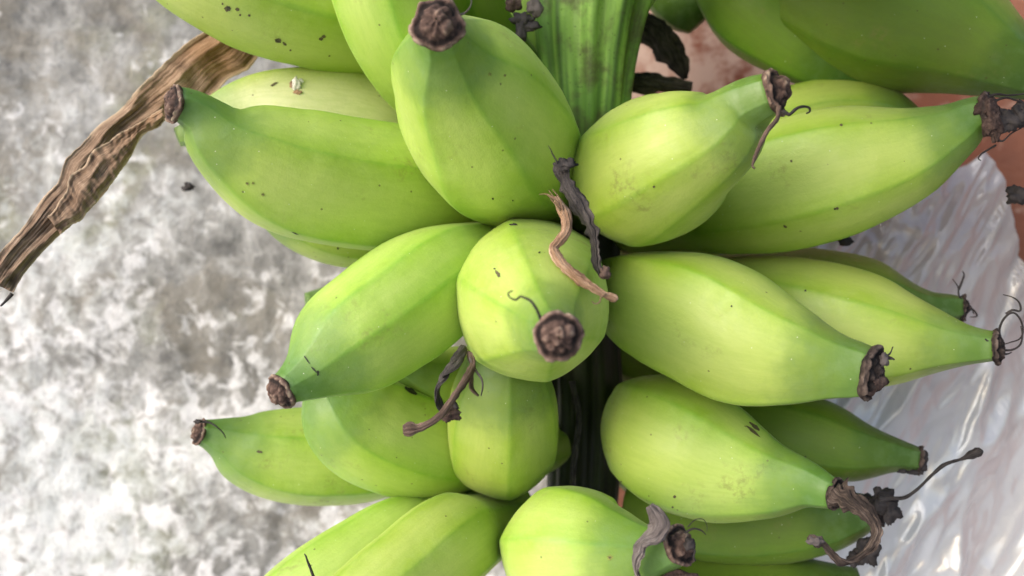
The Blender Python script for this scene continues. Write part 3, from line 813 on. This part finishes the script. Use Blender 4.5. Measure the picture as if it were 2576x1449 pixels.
# dry remains at A4's tip and the right edge
for (x, y, a, b2, sd, mm) in [(2490, 300, 28, 34, 3, 'crumb'), (2478, 270, 22, 24, 4, 'crumb'), (2540, 300, 34, 24, 5, 'black'), (2570, 290, 26, 30, 6, 'black'), (2500, 325, 12, 24, 7, 'crumb')]:
    lump('withered_flower', x, y, .276, a, b2, M[mm], B['A4'], sd, .6, .6)
th('A4', [(2480, 248, .277), (2505, 238, .276), (2540, 240, .276), (2580, 236, .276)], 4)
th('A4', [(2495, 258, .276), (2530, 246, .275), (2555, 252, .275), (2580, 262, .275)], 3.5)
th('A4', [(2500, 340, .277), (2520, 355, .276), (2545, 335, .276), (2570, 322, .276)], 3)
th('A4', [(2505, 365, .279), (2485, 377, .279), (2468, 388, .279), (2462, 400, .279), (2468, 404, .279)], 2.8)
lump('withered_flower', 2125, 606, .335, 18, 10, M['black'], B['B4'], 21)
# little stub among the bananas
lump('dried_scrap', 1292, 566, None, 9, 4, M['black'], B['B2'], 31)
# shrivelled bits on the stalk
ST = [o for o in bunch.children if o.name.startswith('stalk')][0]
for (x, y, a, b2, sd, mm) in [(1290, 8, 20, 22, 1, 'crumb'), (1312, 48, 26, 16, 2, 'black'), (1335, 66, 24, 12, 5, 'black'), (1310, 80, 14, 30, 6, 'black'), (1345, 20, 18, 20, 7, 'grey_dry')]:
    lump('bract_scar', x, y, .315, a, b2, M[mm], bunch, sd, .6)
for pts in [[(1440, 960, .33, 8), (1452, 1060, .335, 10), (1440, 1180, .33, 9), (1446, 1290, .33, 8)]]:
    strip('dead_fibre', pts, M['black'], bunch, flat=.5, twist=1.5, seed=pts[0][0])

# ------------------------------------------------------------------ loose dry things
def loose(name, label, cat, x, y, Y): 
    e = empty(name, P(x, y, Y)); return tag(e, label, cat)
e = loose('withered_flower', 'dark grey twisted withered flower lying in the gap above the central banana', 'dried flower', 1460, 560, .25)
strip('petal', [(1422, 400, .246, 14), (1414, 420, .245, 19), (1420, 448, .245, 15), (1432, 478, .244, 20), (1455, 515, .243, 22), (1476, 552, .242, 19), (1490, 590, .242, 15), (1495, 630, .243, 14), (1498, 665, .243, 16), (1510, 696, .244, 9)],
      M['black'], e, flat=.22, twist=1.1, seed=4, wr=.25, ns=26, jag=.25)
lump('petal_tip', 1424, 412, .243, 22, 13, M['black'], e, 5, .6, .6)
lump('knob', 1522, 686, .242, 14, 16, M['brown_dry'], e, 6, .8)
thread([(1404, 424, .243), (1400, 405, .242), (1390, 388, .242), (1386, 378, .242), (1379, 366, .243)], e, 'black', 2.6)
e = loose('withered_flower', 'pale tan frayed flower stem lying across the central banana', 'dried flower', 1430, 620, .25)
strip('petal', [(1398, 495, .243, 8), (1412, 520, .241, 12), (1424, 550, .240, 13), (1424, 580, .239, 12), (1408, 604, .238, 12), (1393, 622, .237, 10), (1404, 650, .235, 13), (1432, 682, .233, 12), (1465, 708, .232, 12), (1500, 730, .231, 9), (1520, 742, .231, 8), (1545, 752, .231, 10), (1551, 757, .231, 5)],
      M['tan'], e, flat=.4, twist=1.2, seed=9, wr=.2, ns=26)
for q, pts in enumerate([[(1404, 515, .240), (1390, 496, .239), (1372, 488, .240), (1357, 489, .241)], [(1408, 520, .240), (1396, 500, .239), (1380, 478, .240)], [(1412, 525, .240), (1398, 506, .239), (1378, 492, .239)],
            [(1416, 528, .240), (1408, 500, .239), (1390, 476, .240)], [(1410, 530, .240), (1396, 512, .239), (1384, 500, .239)], [(1524, 738, .230), (1512, 748, .230), (1508, 760, .230), (1496, 764, .230), (1488, 757, .230)]]):
    thread(pts, e, 'tan', 2.6)
e = loose('withered_flower', 'withered flower with dark twisted petals and a brown stick, hanging left below the central banana', 'dried flower', 1150, 960, .26)
strip('petal', [(1170, 872, .262, 8), (1150, 900, .256, 12), (1128, 925, .252, 17), (1110, 955, .250, 17), (1098, 985, .249, 14), (1102, 1015, .249, 12), (1116, 1040, .249, 10)], M['black'], e, flat=.3, twist=2.4, seed=11, wr=.4, ns=24)
strip('petal', [(1172, 880, .262, 5), (1158, 905, .254, 7), (1142, 925, .250, 9), (1112, 948, .248, 5)], M['black'], e, flat=.4, twist=1.5, seed=12, wr=.4)
strip('petal', [(1176, 884, .262, 5), (1188, 915, .254, 9), (1186, 950, .251, 10), (1184, 975, .250, 9), (1196, 990, .249, 7), (1204, 996, .249, 5)], M['brown_dry'], e, flat=.35, twist=2.0, seed=13, wr=.4)
thread([(1182, 900, .256), (1196, 930, .252), (1212, 955, .250), (1214, 975, .250), (1210, 996, .250)], e, 'grey_dry', 4)
strip('stick', [(1192, 915, .254, 7), (1178, 945, .248, 9), (1150, 985, .244, 8), (1128, 1020, .242, 8), (1104, 1048, .240, 8), (1070, 1070, .239, 8), (1050, 1078, .239, 11), (1030, 1080, .239, 17), (1014, 1082, .239, 12)], M['brown_dry'], e, flat=.6, ns=16, seed=14, wr=.3)
lump('knob', 1130, 1042, .246, 22, 18, M['crumb'], e, 15, .8, .55)
lump('knob', 1136, 1020, .247, 16, 12, M['black'], e, 16, .8, .55)
e = loose('dried_bract', 'black curled dried bract beside the stalk near the top edge', 'dried bract', 1670, 120, .39)
strip('blade', [(1590, 45, .375, 12), (1622, 60, .378, 26), (1655, 95, .38, 34), (1685, 135, .382, 34), (1708, 170, .384, 24), (1722, 200, .386, 10)], M['black'], e, flat=.35, twist=.9, seed=20, wr=.35, ns=24)
strip('blade', [(1560, 200, .37, 12), (1610, 208, .37, 22), (1670, 214, .372, 22), (1740, 222, .374, 12)], M['black'], e, flat=.35, twist=.5, seed=21, wr=.3)  # shadow along the banana's top edge, modelled as a black strip
o = lump('dried_scrap', 473, 471, .395, 12, 9, M['black'], None, 23, .8, .6)
tag(o, 'tiny black curled scrap in front of the wall at the left', 'scrap')
o = lump('dried_scrap', 2564, 492, .30, 28, 22, M['black'], None, 24, .8, .5)
tag(o, 'black crumpled scrap at the right edge in front of the reddish board', 'scrap')

# the long dry leaf
def leaf_sheet(name, Lp, Rp, y0, y1, mat, parent, nu=170, nv=46, seed=0, amp=0.0045, bulge=0.0015):
    Lc, _ = catmull([(a, b, 0) for a, b in Lp], nu); Rc, _ = catmull([(a, b, 0) for a, b in Rp], nu)
    V = []; F = []; al = []; ac = []
    for i in range(nu):
        u = i/(nu-1)
        jl = 7*noise.noise(Vector((u*9, seed, 1)))+1.5*noise.noise(Vector((u*60, seed, 1))); jr = 7*noise.noise(Vector((u*9, seed, 5)))+1.5*noise.noise(Vector((u*70, seed, 5)))
        for j in range(nv):
            v = j/(nv-1)
            x = Lc[i][0]+jl+(Rc[i][0]+jr-Lc[i][0]-jl)*v; y = Lc[i][1]+jl+(Rc[i][1]+jr-Lc[i][1]-jl)*v
            w = v+0.10*noise.noise(Vector((u*3.0, 3, seed)))
            f = 0.75*abs(noise.noise(Vector((w*1.9, u*3.0, seed)))) + 0.16*abs(noise.noise(Vector((w*5.0, u*5.0, seed+2)))) + 0.10*noise.noise(Vector((w*26, u*6, seed+4)))+0.06*noise.noise(Vector((w*2, u*9, seed+4)))
            Yv = y0+(y1-y0)*u + amp*(f*2-0.8) - bulge*math.sin(v*math.pi) + 0.0012*noise.noise(Vector((w*3, u*34, seed)))
            V.append(P(x, y, Yv)); al.append(u); ac.append(v*3)
    for i in range(nu-1):
        for j in range(nv-1):
            a = i*nv+j; F.append((a, a+nv, a+nv+1, a+1))
    o = mk(name, V, F, mat, parent, attrs={'along': [q*0.25 for q in al], 'across': ac})
    s = o.modifiers.new('solid', 'SOLIDIFY'); s.thickness = 0.0003
    return o
lf = loose('dried_leaf', 'long brown crinkled dry leaf slanting down to the left edge', 'dry leaf', 350, 260, .32)
leaf_sheet('blade', [(600, 20), (529, 70), (470, 108), (411, 161), (355, 215), (300, 275), (250, 318), (207, 361), (168, 405), (150, 450), (108, 495), (80, 540), (43, 588), (0, 634), (-50, 700)],
           [(720, 90), (655, 135), (625, 175), (571, 205), (520, 250), (440, 300), (395, 318), (345, 352), (320, 407), (287, 455), (252, 497), (205, 548), (150, 592), (98, 645), (35, 735), (-20, 790)][:15], .345, .272, M['leaf'], lf, seed=2)
leaf_sheet('folded_edge', [(410, 272), (345, 312), (285, 345), (228, 392), (185, 440), (160, 490), (120, 545)], [(412, 306), (352, 350), (322, 402), (288, 453), (252, 496), (205, 547), (152, 590)], .300, .283, M['leaf'], lf, nu=90, nv=24, seed=8, amp=0.003, bulge=0.003)
thread([(30, 740, .275), (12, 760, .275), (2, 770, .275)], lf, 'black', 5, 'leaf_tip')
